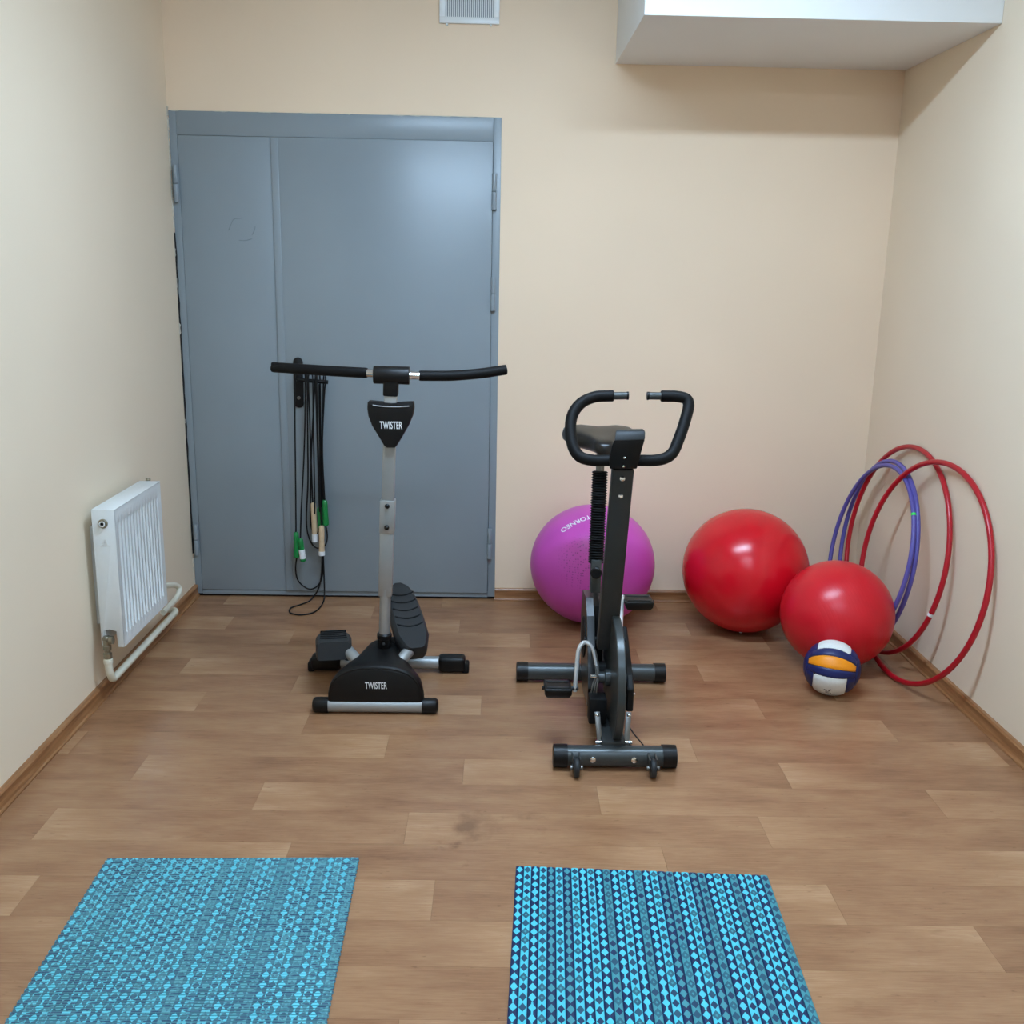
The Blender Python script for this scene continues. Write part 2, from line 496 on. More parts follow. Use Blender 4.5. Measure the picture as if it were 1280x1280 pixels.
# floor: sheet flooring printed as boards, one piece per board
floor = structure(MB().box2((XL - .12, YF - .12, -.06), (XR + .12, YB + .12, -.004)), 'floor', 'subfloor', smooth=False)
PL, PW, GAP = 0.960, 0.157, 0.0004
OFF = {-6: -.170, -5: .58, -4: .165, -3: -.124, -2: -.505, -1: -.215, 0: .315, 1: -.072, 2: -.314, 3: -.596, 4: -.024, 5: -.694}
LIGHT_RIGHT = {-6: 0, -5: 0, -4: 1, -3: 1, -2: 1, -1: 0, 0: 0, 1: 0, 2: 1, 3: 1, 4: 1, 5: 0}
full = None
SLOPE = -0.009
for k in range(-31, 13):
    kk = (k + 6) % 12 - 6
    flip = LIGHT_RIGHT[kk]
    ylo = 2.494 + PW * k
    x0 = OFF[kk] - 3 * PL
    for j in range(6):
        a, b = x0 + j * PL, x0 + (j + 1) * PL
        ca, cb = max(a, XL - .005), min(b, XR + .005)
        if cb - ca < 0.004: continue
        yl = ylo; yh = ylo + PW
        if yl + SLOPE * (a + b) / 2 > YB - .002: continue
        yh = min(yh, YB + .012 - SLOPE * (a + b) / 2)
        yl = max(yl, YF)
        if yh - yl < 0.004: continue
        cut = not (ca == a and cb == b and abs(yh - yl - PW) < 1e-6)
        # local frame: origin at the board's pale end
        if flip: lx0, lx1, ly0, ly1 = b - cb, b - ca, ylo + PW - yh, ylo + PW - yl
        else: lx0, lx1, ly0, ly1 = ca - a, cb - a, yl - ylo, yh - ylo
        if cut or full is None:
            g = GAP / 2
            mb = MB().box2((lx0 + g, ly0 + g, -.004), (lx1 - g, ly1 - g, 0))
            me = bpy.data.meshes.new('plank'); me.from_pydata(mb.v, [], mb.f); me.materials.append(M['plank'])
            bm = bmesh.new(); bm.from_mesh(me); bmesh.ops.recalc_face_normals(bm, faces=bm.faces); bm.to_mesh(me); bm.free()
            if not cut: full = me
        else:
            me = full
        ob = bpy.data.objects.new('plank', me); COL.objects.link(ob); ob.parent = floor
        if flip:
            ob.location = (b, ylo + PW + SLOPE * b, 0); ob.rotation_euler = (0, 0, PI + math.atan(SLOPE))
        else:
            ob.location = (a, ylo + SLOPE * a, 0); ob.rotation_euler = (0, 0, math.atan(SLOPE))

# baseboards: moulded wooden profile (offset from wall, height)
PROF = [(0, 0), (.021, 0), (.021, .006), (.0165, .011), (.0135, .022), (.0135, .036), (.0165, .043), (.0165, .049), (.012, .055), (0, .055)]
def baseboard(name, p0, p1, inward, mat):
    p0, p1, inw = Vector(p0), Vector(p1), Vector(inward)
    rings = [[p + inw * a + Vector((0, 0, z)) for a, z in PROF] for p in (p0, p1)]
    return structure(MB().loft(rings), name, mat, sharp=25)
baseboard('baseboard_left', (XL, YF, 0), (XL, YB - .002, 0), (1, 0, 0), 'base_y')
baseboard('baseboard_right', (XR, YF, 0), (XR, YB, 0), (-1, 0, 0), 'base_y')
baseboard('baseboard_back', (D1 + .001, YB, 0), (XR, YB, 0), (0, -1, 0), 'base_x')
baseboard('baseboard_front', (XL, YF, 0), (XR, YF, 0), (0, 1, 0), 'base_x')

# ---- steel double door
door = structure(MB().box2((D0, YB + .030, .012), (D1, YB + .05, DT)), 'door_1', 'door_dark', smooth=False)
fy = YB - .004
fr = MB()
fr.box2((D0, fy, .014), (D0 + .030, YB + .03, DT)); fr.box2((D1 - .032, fy, .014), (D1, YB + .03, DT))
fr.box2((D0 + .0305, fy - .002, DT - .0925), (D1 - .0325, YB + .03, DT)); fr.box2((D0 + .0305, fy + .003, .010), (D1 - .0325, YB + .03, .0300))
fr.build('door_frame', 'door', door, bevel=.0012)
def leaf(x0, x1, name, proud):
    return MB().box2((x0, YB - proud, .033), (x1, YB + .028, DT - .0935)).build(name, 'door', door, bevel=.0025)
leaf(D0 + .0312, -.912, 'narrow_leaf', .006)
leaf(-.9145, -.0117, 'wide_leaf', .012)
MB().box2((-.9145, YB - .0145, .036), (-.886, YB - .010, DT - .098)).build('overlap_strip', 'door', door, bevel=.0015)
sc_ = simple('door_scuff', (112, 122, 130), .5)
for pts_ in ([(285.7, 288), (289, 280), (292.5, 274), (303, 272.5)], [(319, 283), (318, 288), (315, 293.6)], [(299, 300.4), (307, 300.6), (315, 298.5)]):
    MB().sweep(spline([at(u, v, YB - .0060) for u, v in pts_], 5), .0013, 6).build('scuff', sc_, door)
for hx, zs in ((D0 + .018, ((1.70, 1.845), (.196, .335))), (-.004, ((1.695, 1.838), (1.285, 1.424), (.196, .335)))):
    for z0, z1 in zs:
        zm = (z0 + z1) / 2
        h = MB().cyl((hx, YB - .016, z0), (hx, YB - .016, zm - .001), .0105, 14).build('hinge', 'door', door, bevel=.001)
        MB().cyl((hx, YB - .016, zm + .001), (hx, YB - .016, z1), .0095, 14).build('hinge_pin', 'door', h, bevel=.001)
# dark gap and chipped plaster down the hinge side
gp = MB()
pts = []
for i in range(30):
    z = .2 + 1.38 * i / 29
    pts.append((XL + .0005, z, .002 + .004 * abs(math.sin(i * 1.7)) * (1 if .2 < z < 1.55 else .2)))
for i in range(29):
    z0, z1 = pts[i][1], pts[i + 1][1]
    gp.add([(XL, YB - .0055, z0), (XL + .003 + pts[i][2], YB - .0055, z0), (XL + .003 + pts[i + 1][2], YB - .0055, z1), (XL, YB - .0055, z1)], [(0, 1, 2, 3)])
    gp.add([(XL, YB - .003, z0), (XL + .003 + pts[i][2], YB - .003, z0), (XL + .003 + pts[i + 1][2], YB - .003, z1), (XL, YB - .003, z1)], [(0, 1, 2, 3)])
gp.build('gap_shadow_strip', 'door_dark', door, smooth=False)
cp = MB()
rr = random.Random(3)
z = .06
while z < 2.06:
    hgt = rr.uniform(.015, .07)
    if rr.random() < (.75 if (z > 1.5 or z < .2) else .3):
        w = rr.uniform(.002, .0065)
        cp.prism([(XL, YB - .009, z), (XL + w, YB - .009, z + hgt * .2), (XL + w * .6, YB - .009, z + hgt * .6), (XL + w * 1.1, YB - .009, z + hgt * .85), (XL, YB - .009, z + hgt)], (0, .006, 0))
    z += hgt
x = D0
while x < D1 - .13:
    w = rr.uniform(.03, .12)
    if rr.random() < .4:
        cp.prism([(x, YB - .006, DT + .001), (x + w * .3, YB - .006, DT - .002), (x + w * .7, YB - .006, DT - .0035), (x + w, YB - .006, DT + .001)], (0, .005, 0))
    x += w
tag(cp.build('trim_1', 'plaster_raw', smooth=False), kind='structure')

# ---- air vent above the door
vent = empty('air_vent', (-.112, YB, 2.403), 'white plastic ventilation grille on the cream wall above the grey door', 'vent')
vx0, vx1, vz0, vz1 = -.231, .007, 2.402, 2.60
fr = MB()
fr.box2((vx0, YB - .014, vz0), (vx1, YB, vz0 + .024)); fr.box2((vx0, YB - .014, vz1 - .024), (vx1, YB, vz1))
fr.box2((vx0, YB - .014, vz0 + .024), (vx0 + .024, YB, vz1 - .024)); fr.box2((vx1 - .024, YB - .014, vz0 + .024), (vx1, YB, vz1 - .024))
fr.build('frame', 'white', vent, bevel=.002)
MB().box2((vx0 + .024, YB - .003, vz0 + .024), (vx1 - .024, YB - .0005, vz1 - .024)).build('backing', simple('vent_backing', (118, 130, 140), .8), vent, smooth=False)
for i in range(24):
    xx = vx0 + .028 + i * (vx1 - vx0 - .056) / 23
    MB().box((xx, YB - .007, (vz0 + vz1) / 2), (.0045, .008, vz1 - vz0 - .048)).build('slat', 'white', vent, smooth=False)
for xx in (vx0 + .03, vx1 - .034):
    MB().box((xx, YB - .006, vz0 - .003), (.008, .010, .008)).build('clip', 'white', vent, bevel=.001)

# ---- ceiling luminaires (out of frame, they light the room)
for (lx, ly), glow in LAMPS:
    which = 0 if ly > 2 else (1 if ly > 0 else 2)
    lamp = empty('ceiling_lamp', (lx, ly, ZC - .085), ('long white batten lamp on the ceiling just before the boxed duct', 'long white batten lamp on the ceiling above the mats', 'long white batten lamp on the ceiling behind the photographer')[which], 'lamp', 'ceiling battens')
    MB().box2((lx - .63, ly - .06, ZC - .05), (lx + .63, ly + .06, ZC)).build('housing', 'lamp_body', lamp, bevel=.005)
    MB().box2((lx - .61, ly - .05, ZC - .064), (lx + .61, ly + .05, ZC - .05)).build('diffuser', emissive('lamp_diffuser', LAMP_COLOR, glow), lamp, bevel=.004)

# ================================================================== RADIATOR
RX0, RX1, RY0, RY1, RZ0, RZ1 = -1.295, -1.220, 3.188, 3.648, .203, .6748
rad = empty('radiator', (-1.26, 3.42, .2), 'white steel panel radiator with vertical ribs low on the left wall', 'radiator')
MB().box2((RX0, RY0 + .004, RZ0 + .012), (RX0 + .016, RY1 - .004, RZ1 - .006)).build('back_panel', 'white', rad, bevel=.003)
# ribbed front panel: one corrugated sheet with plain borders
rows = []
ys = [RY0 + .003, RY0 + .022]
NR = 14
pitch = (RY1 - RY0 - .05) / NR
prof = [(RY0 + .003, 0), (RY0 + .024, 0)]
for i in range(NR):
    y = RY0 + .025 + i * pitch
    prof += [(y + pitch * .14, -.0105), (y + pitch * .40, -.0115), (y + pitch * .54, 0), (y + pitch * .88, .001)]
prof += [(RY1 - .022, 0), (RY1 - .003, 0)]
zz = [(RZ0, 0), (RZ0 + .040, 0), (RZ0 + .052, 1), (RZ1 - .062, 1), (RZ1 - .050, 0), (RZ1 - .012, 0), (RZ1 - .004, 0)]
vs = []; fs = []
for z, k in zz:
    for y, d in prof: vs.append((RX1 + d * k, y, z))
n = len(prof)
for i in range(len(zz) - 1):
    for j in range(n - 1): fs.append((i * n + j, i * n + j + 1, (i + 1) * n + j + 1, (i + 1) * n + j))
fp = MB().add(vs, fs)
fp.box2((RX1 - .020, RY0 + .003, RZ0), (RX1 - .0125, RY1 - .003, RZ1 - .004))
fp.build('front_panel', 'white', rad, sharp=50)
sp = MB().prism([(RX0, RY0, RZ0 + .0), (RX0 + .010, RY0, RZ0 + .0), (RX0 + .010, RY0, RZ0 + .055), (RX0 + .03, RY0, RZ0 + .062), (RX0 + .052, RY0, RZ0 + .055), (RX0 + .054, RY0, RZ0), (RX1 - .001, RY0, RZ0), (RX1 - .001, RY0, RZ1 - .002), (RX0, RY0, RZ1 - .002)], (0, .003, 0))
side = sp.build('side_panel', 'white', rad, bevel=.0006)
MB().box2((RX0, RY1 - .003, RZ0), (RX1 - .001, RY1, RZ1 - .002)).build('side_panel', 'white', rad, bevel=.0006)
tg = MB().box2((RX0, RY0, RZ1 - .003), (RX1, RY1, RZ1))
tg.build('top_cover', 'white', rad, bevel=.001)
gr = MB()
for i in range(16):
    y = RY0 + .03 + i * (RY1 - RY0 - .06) / 15
    gr.box2((RX0 + .014, y - .004, RZ1), (RX1 - .014, y + .004, RZ1 + .0008))
for p in [(RX0 + .036, RY0, RZ1 - .046)]:
    MB().lathe([(0, .0155), (.004, .0155), (.006, .013), (.006, .0085), (.010, .0085), (.011, .006)], p, (0, -1, 0), 24).build('blanking_plug', 'nickel', rad)
    MB().lathe([(0, .010), (.0015, .010)], (p[0], p[1] - .0095, p[2]), (0, -1, 0), 20).build('plug_centre', 'white', rad)
MB().prism([(RX0 + .028, RY0 - .0012, RZ1 - .118), (RX0 + .034, RY0 - .0012, RZ1 - .118), (RX0 + .038, RY0 - .0012, RZ1 - .106), (RX0 + .042, RY0 - .0012, RZ1 - .118), (RX0 + .048, RY0 - .0012, RZ1 - .118), (RX0 + .040, RY0 - .0012, RZ1 - .098), (RX0 + .036, RY0 - .0012, RZ1 - .098)], (0, .001, 0)).build('embossed_mark', 'white', side)
MB().box2((RX0 + .022, RY0 - .0012, RZ1 - .122), (RX0 + .054, RY0, RZ1 - .120)).build('embossed_mark', 'white', side)
MB().lathe([(0, .006), (.012, .006), (.013, .009), (.020, .009), (.022, .005)], (RX0 + .030, RY1 + .0, RZ1 - .012), (0, .35, 1), 16).build('air_vent_plug', 'nickel', rad)
for y in (RY0 + .07, RY1 - .07):
    MB().box2((XL, y - .012, RZ0 + .06), (RX0, y + .012, RZ0 + .40)).build('wall_bracket', 'white', rad, bevel=.001)
# return valve, elbow and pipes
vx, vy = RX0 + .022, RY0 - .012
vv = MB()
vv.lathe([(0, .010), (.006, .0135), (.012, .0135), (.014, .0115), (.03, .0115), (.032, .0135), (.046, .0135), (.05, .010), (.058, .010), (.060, .014), (.076, .014), (.080, .0105)], (vx, vy, RZ0 + .042), (0, 0, -1), 20)
vv.cyl((vx, vy, RZ0 + .018), (vx, RY0 + .03, RZ0 + .018), .010, 18)
vv.lathe([(0, .014), (.012, .014), (.013, .011)], (vx + .010, vy, RZ0 + .028), (1, 0, .1), 18)
vv.build('valve', 'nickel', rad, sharp=40)
zb = .082
px = -1.272
pp = spline([(vx, vy, RZ0 - .035), (vx + .0005, vy, RZ0 - .07), (vx + .001, vy + .004, zb + .03), (px, vy + .022, zb + .004), (px, vy + .055, zb), (px, 3.30, zb), (px, 3.60, zb), (px, 3.84, zb), (px, 3.885, zb), (px - .012, 3.910, zb), (XL + .02, 3.915, zb), (XL + .004, 3.915, zb)], 6)
pipe = MB().sweep(pp, .0125, 16); pipe.build('return_pipe', 'cream_pipe', rad)
MB().lathe([(0, .0155), (.016, .0155)], (vx, vy, RZ0 - .038), (0, 0, -1), 18).build('pipe_collar', 'cream_pipe', rad, bevel=.001)
pp = spline([at(200, 733, 3.73), at(211, 731.5, 3.82), at(219, 731.5, 3.89), at(224.5, 736.5, 3.91), at(220.5, 747, 3.86), at(212, 757, 3.78), at(204, 766, 3.70)], 6)
MB().sweep(pp, .011, 14).build('supply_pipe', 'cream_pipe', rad)

# ================================================================== EXERCISE MATS
def mat_root(name, c, ang, label):
    o = empty(name, c, label, 'mat', 'turquoise exercise mats'); o.rotation_euler = (0, 0, math.radians(ang)); return o
MATL = 1.62
# right mat: lengthwise padded strips. origin = far left corner, +x right, -y toward the camera
mr = mat_root('exercise_mat', (.0747, 2.2344, 0), -3.1, 'turquoise mat with crisp navy diamond columns, in front of the exercise bike')
pm = matpattern('mat_print_top', mr, False)
NS = 32; SW = .0195
def local(mb, name, mat, parent, smooth=True, sharp=40):
    me = bpy.data.meshes.new(name); me.from_pydata(mb.v, [], mb.f)
    bm = bmesh.new(); bm.from_mesh(me); bmesh.ops.recalc_face_normals(bm, faces=bm.faces); bm.to_mesh(me); bm.free()
    me.polygons.foreach_set('use_smooth', [smooth] * len(me.polygons))
    if smooth: me.set_sharp_from_angle(angle=math.radians(sharp))
    me.materials.append(mat); ob = bpy.data.objects.new(name, me); COL.objects.link(ob); ob.parent = parent
    return ob
navyb = simple('mat_core', (24, 60, 100), .7)
local(MB().box2((0, -MATL, .0005), (NS * SW, 0, .003)), 'base_layer', navyb, mr, False)
ring = [(0.0002, .003), (.0012, .0052), (.005, .0062), (.0145, .0062), (.0183, .0052), (.0193, .003)]
sm = MB().loft([[Vector((a, y, z)) for a, z in ring] for y in (-MATL, 0)], True, True)
s0 = local(sm, 'strip', pm, mr, True, 60)
for i in range(1, NS):
    s = s0.copy(); COL.objects.link(s); s.parent = mr; s.location = (i * SW, 0, 0)
# left mat: reverse side up, fine cross ribs
ml = mat_root('exercise_mat', (-.9454, 2.2579, 0), 1.1, 'paler turquoise mat with fine cross ribs, on the floor at front left')
pu = matpattern('mat_print_reverse', ml, True)
local(MB().box2((0, -MATL, .0005), (NS * SW, 0, .003)), 'base_layer', navyb, ml, False)
rb = MB()
NRB = int(MATL / .0085)
for i in range(NRB):
    y = -i * .0085
    e = .0022 if i % 2 else 0
    rb.loft([[Vector((x, y - .0004, .003)), Vector((x, y - .0015, .0056)), Vector((x, y - .007, .0056)), Vector((x, y - .0081, .003))] for x in (-e, NS * SW + e)], True, True)
tag(local(rb, 'ribs', pu, ml, False), kind='stuff')

# ================================================================== BALLS
def ball(name, c, rh, rv, mat, label, group=None):
    ob = MB().sphere((c[0], c[1], rv), 1.0, 72, 40, (rh, rh, rv)).build(name, mat, None, (c[0], c[1], 0), sharp=180)
    tag(ob, label, 'ball', group)
    return ob
P_C, P_R, P_V = (.4318, 4.080), .2624, .2514
def on_ball(u, v, c, rh, rv):
    d = (F_ + R_ * ((u - 640) / FPX) - U_ * ((v - 640) / FPX)); o = Vector((0, 0, CAM_H)) - Vector(c)
    s = Vector((1 / rh, 1 / rh, 1 / rv)); d2 = Vector([a * b for a, b in zip(d, s)]); o2 = Vector([a * b for a, b in zip(o, s)])
    A = d2.dot(d2); B = 2 * o2.dot(d2); Cc = o2.dot(o2) - 1
    t = (-B - math.sqrt(max(0, B * B - 4 * A * Cc))) / (2 * A)
    return (o2 + d2 * t)
pcen = Vector((P_C[0], P_C[1], P_V))
qd = on_ball(731, 703, pcen, P_R, P_V)
pb = ball('gym_ball', P_C, P_R, P_V, ballmat('purple_rubber', (206, 80, 182), .36, dots=(qd.x * P_R, qd.y * P_R, qd.z * P_V + P_V)), 'purple rubber gym ball behind the exercise bike against the back wall', 'gym balls')
R_C, R_R = (1.0602, 3.9926), .2585
rbll = ball('gym_ball', R_C, R_R, R_R * .995, ballmat('red_rubber', (214, 14, 34), .24, (0.05, 0.25, 0.97), 260.0, .10), 'largest glossy red gym ball, by the back wall right of the bike', 'gym balls')
S_C, S_R = (1.320, 3.607), .2095
sb = ball('gym_ball', S_C, S_R, .204, ballmat('red_rubber_worn', (212, 24, 40), .3, (0.93, 0.3, 0.2), 240.0, .16), 'smaller red gym ball in front of the hoops, behind the volleyball', 'gym balls')
# white plug low on the big red ball
pd = (at(926, 788.5, 3.9) - Vector((R_C[0], R_C[1], R_R))).normalized()
pc = Vector((R_C[0], R_C[1], R_R)) + Vector((pd.x, pd.y, pd.z)) * (R_R * .996)
MB().lathe([(0, .006), (.003, .006), (.004, .004)], pc, pd, 14).build('valve_plug', 'white_print', rbll)
# lettering TORNEO wrapped on the purple ball
def wrap(mb_target, txt, w, h, cdir, read, centre, radius, lift):
    vs, fs = text_mesh(txt, w, h)
    n0 = Vector(cdir).normalized(); d = Vector(read); d = (d - n0 * d.dot(n0)).normalized(); up = n0.cross(d)
    out = []
    for x, y in vs:
        a = x / P_R
        b = y / P_R
        p = (n0 * math.cos(a) + d * math.sin(a)) * math.cos(b) + up * math.sin(b)
        out.append(Vector(centre) + Vector((p.x * radius[0], p.y * radius[0], p.z * radius[1])) * lift)
    mb_target.add(out, fs)
pcen = Vector((P_C[0], P_C[1], P_V))
qa, qb = on_ball(738, 646, pcen, P_R, P_V), on_ball(702, 664, pcen, P_R, P_V)
tm = MB(); wrap(tm, 'TORNEO', (qa - qb).length * P_R * 1.03, .026, (qa + qb), qb - qa, pcen, (P_R, P_V), 1.003)
tm.build('printed_lettering', 'white_print', pb, smooth=False)

# volleyball: separate stitched panels over a dark core
V_C, V_R = Vector((1.2205, 3.330, .0985)), .0985
vb = empty('volleyball', (V_C.x, V_C.y, 0), 'navy, white and orange volleyball on the floor against the small red ball', 'ball')
MB().sphere(V_C, V_R * .972, 40, 24).build('core', 'seam', vb, sharp=180)
qf = (V_C - Vector((0, 0, CAM_H))).normalized() * -1
vyaw = math.atan2(qf.x, -qf.y)
VM = Matrix.Rotation(vyaw, 3, 'Z') @ Matrix.Rotation(math.radians(-32), 3, 'X') @ Matrix.Rotation(math.radians(3.0), 3, 'Y')
def vdirn(u, p):
    u, p = math.radians(u), math.radians(p)
    return VM @ Vector((math.sin(u), -math.cos(u) * math.cos(p), math.cos(u) * math.sin(p)))
def vpanel(u0, u1, p0, p1, mat, bow=0.0):
    NX, NY = 16, 8 if p1 - p0 < 60 else 20; rings = []
    for j in range(NY + 1):
        t = j / NY; ring = []
        for i in range(NX + 1):
            q = i / NX
            u = u0 + (u1 - u0) * q; p = p0 + (p1 - p0) * t
            if bow: p *= 1 - bow * (2 * q - 1) ** 2
            e = min(q * (u1 - u0), (1 - q) * (u1 - u0), t * (p1 - p0), (1 - t) * (p1 - p0))
            rad_ = V_R * (.985 + .015 * min(1, e / 4.0) ** .5) if e > 1e-6 else V_R * .970
            ring.append(V_C + vdirn(u, p) * rad_)
        rings.append(ring)
    MB().loft(rings, caps=False, closed=False).build('panel', mat, vb, sharp=70)
for b in (0, 180):
    vpanel(-57, 57, b - 13.5, b + 13.5, 'orange', .20 if b == 0 else 0)
    vpanel(-58, 58, b + 14, b + 32.5, 'navy'); vpanel(-58, 58, b - 32.5, b - 14, 'navy')
    vpanel(-36, 36, b + 33, b + 89.5, 'white_leather'); vpanel(-36, 36, b - 89.5, b - 33, 'white_leather')
    for sg in (-1, 1):
        lo_, hi_ = (36.5, 58) if sg > 0 else (-58, -36.5)
        vpanel(lo_, hi_, b + 33, b + 89.5, 'navy'); vpanel(lo_, hi_, b - 89.5, b - 33, 'navy')
        lo_, hi_ = (58.5, 89) if sg > 0 else (-89, -58.5)
        vpanel(lo_, hi_, b - 89.5, b + 89.5, 'navy')
# dark maker's mark at the foot of the lower white panel
lg = MB()
def vdir(u, p):
    return V_C + vdirn(u, p - 7) * (V_R * 1.004)
for a, b, c_, d_ in (((-9, -57.5), (4, -58.5), (4, -61), (-8, -60)), ((2.5, -54), (6, -54), (6, -70), (3.5, -70)), ((-5, -61), (-2.5, -61), (-2.5, -70), (-5, -70)), ((-1.5, -63), (2.5, -63), (2.5, -65), (-1.5, -65)), ((-2.5, -67.5), (2.5, -67.5), (2.5, -70), (-2.5, -70))):
    lg.add([vdir(*a), vdir(*b), vdir(*c_), vdir(*d_)], [(0, 1, 2, 3)])
lg.build('printed_mark', 'black', vb, smooth=False)

# ================================================================== HOOPS
def hoop(bx, by, Rr, yaw, tilt, r, mat, label, extra=None):
    h = Vector((math.sin(yaw), math.cos(yaw), 0)); nr = Vector((math.cos(yaw), -math.sin(yaw), 0))
    u = Vector((0, 0, 1)) * math.cos(tilt) + nr * math.sin(tilt)
    c = Vector((bx, by, r + .0005)) + u * Rr
    root = empty('hula_hoop', (bx, by, 0), label, 'hoop', 'hoops leaning on the right wall')
    MB().torus(c, h, u, Rr, r, 120, 12).build('ring', mat, root, sharp=180)
    for ang, half, m_ in (extra or []):
        path = [c + (h * math.cos(ang + half * k / 3) + u * math.sin(ang + half * k / 3)) * Rr for k in range(-3, 4)]
        MB().sweep(path, r * 1.07, 12).build('sticker' if m_ != 'white_print' else 'joint_label', m_, root)
    return root
hoop(1.5010, 3.4792, .4047, -.1207, .1534, .0100, 'hoop_red', 'red hoop nearest the camera, foremost of those leaning on the wall')
hoop(1.5320, 3.7855, .4062, -.056, .1294, .0098, 'hoop_red', 'red hoop with a white joint label, behind the foremost red one', [(math.radians(200), .015, 'white_print')])
hoop(1.457, 3.882, .3633, -.020, .1832, .0090, 'hoop_purple', 'violet hoop with a small green sticker, farthest left of the leaning hoops', [(math.radians(140), .014, 'sticker_green')])
hoop(1.512, 3.8965, .3679, .003, .1264, .0090, 'hoop_purple', 'plain violet hoop, close behind the violet one with green sticker')

# ================================================================== DOOR HANDLE AND SKIPPING ROPES
hd = empty('door_handle', (-.831, YB - .012, .97), 'black lever handle with long rounded plate on the grey door', 'handle')
pl = []
for k in range(24):
    a = 2 * PI * k / 24
    pl.append((-.831 + .0205 * math.cos(a), YB - .012, (1.0565 if math.sin(a) >= 0 else .8825) + .0205 * math.sin(a)))
pl.sort(key=lambda p: 0)
MB().prism(pl, (0, -.010, 0)).build('plate', 'black', hd, bevel=.003)
LZ = .985
MB().sweep(spline([(-.831, YB - .02, LZ + .004), (-.831, YB - .045, LZ + .004), (-.822, YB - .058, LZ + .003), (-.79, YB - .060, LZ - .001), (-.73, YB - .060, LZ - .005), (-.698, YB - .058, LZ - .007)], 6), .0085, 14).build('lever', 'black', hd)
MB().lathe([(0, .0075), (.003, .0075), (.0035, .005)], (-.831, YB - .022, .905), (0, -1, 0), 16).build('keyhole', 'steel', hd)
RY = YB - .062
def rope_pt(u, v, dy=0.0): return at(u, v, RY + dy)
def rope(label, paths, handles, group='skipping ropes on the door handle'):
    root = empty('jump_rope', (rope_pt(*paths[0][0][:2]).x, RY, 0), label, 'rope', group)
    for p in paths:
        pts = []
        for q in p:
            if len(q) == 3 and q[2] == 'f':     # lying on the floor
                d = F_ + R_ * ((q[0] - 640) / FPX) - U_ * ((q[1] - 640) / FPX); t = (.004 - CAM_H) / d.z
                pts.append(Vector((0, 0, CAM_H)) + d * t)
            else:
                pts.append(rope_pt(q[0], q[1], q[2] if len(q) == 3 else 0))
        MB().sweep(spline(pts, 6), .0033, 8).build('cord', 'cord', root)
    for a, b, m_, band in handles:
        A, B = rope_pt(*a), rope_pt(*b); ax = (B - A); L = ax.length
        h = MB().lathe([(0, .007), (.006, .0112), (L * .2, .0122), (L * .5, .0115), (L * .85, .0130), (L - .004, .0130), (L, .009)], A, ax, 14).build('handle', m_, root)
        if band:
            MB().lathe([(L * band[0], .0138), (L * band[1], .0138)], A, ax, 14).build('label_band', 'white_print', h)
    return root
Lx = lambda u: (u, 470.5, .0)
rope('black skipping rope with two green handles hanging lowest at the left', [
    [(370, 668, -.012), (369.5, 600, -.010), (368.6, 520, 0), (369, 478, 0), (374, 464, -.002), (381, 466, -.014), (381.5, 510, -.014), (380, 570, -.012), (376.5, 640, -.012), (375.5, 676, -.012)],
    [(371, 696, .03), (369.5, 712, .03), (373.5, 727, .03), (387, 736.5, .03), (399, 730, .03), (403.5, 714, .03), (402.5, 690, .03), (400.5, 600, .025), (399, 480, .018)]],
    [((370, 665, -.012), (371, 697, -.012), 'green', None), ((375.3, 673, -.02), (379, 702, -.02), 'green', (.48, .86))])
rope('black skipping rope with two pale wooden handles and a loop on the floor', [
    [(391, 632, 0), (389, 580, 0), (387, 520, -.004), (385.5, 474, -.014), (388, 465.5, 0), (391, 474, -.016), (391.5, 530, -.012), (393, 600, -.012), (393.5, 642, -.012)],
    [(402, 660, -.02), (399, 600, -.018), (397, 530, -.018), (396, 474, -.017), (398, 466.5, 0), (400, 474, .014), (402, 600, .020), (404, 690, .024), (405.5, 738, .01), (403.5, 754, 'f'), (393, 765, 'f'), (376, 768.5, 'f'), (363, 766, 'f'), (363.5, 760, 'f'), (376, 755.5, 'f'), (388, 750, .0), (399, 733, .016), (402.5, 700, .024), (401.5, 600, .02), (400, 480, .02)]],
    [((391.5, 628, 0), (394, 677, 0), 'beige_wood', (.80, 1.0)), ((402, 657, -.024), (402.3, 694, -.024), 'beige_wood', (.86, 1.0))])
rope('black skipping rope with green handle at the right, looped once below', [
    [(406, 628, -.012), (403, 560, -.012), (405, 500, -.012), (407, 474, -.016), (406, 466.5, 0), (404.5, 474, .014), (403, 560, .012), (405, 640, .012), (409, 668, .006), (406, 682, .004), (395, 684.5, .004), (386.5, 673, .002), (383, 650, 0), (385, 600, 0), (384.5, 540, 0), (384, 474, -.015), (383, 466, 0), (382, 474, .013)],
    [(399.5, 640, -.006), (397, 560, -.006), (394.5, 474, -.016), (395, 466, 0), (394, 474, .013), (389.5, 560, .008), (388, 640, .006), (390, 662, .002), (396, 667.5, -.004), (399, 660, -.006)]],
    [((405.8, 625, -.014), (407.6, 657, -.014), 'green', None), ((399.3, 634, .004), (401, 664, .004), 'green', None)])

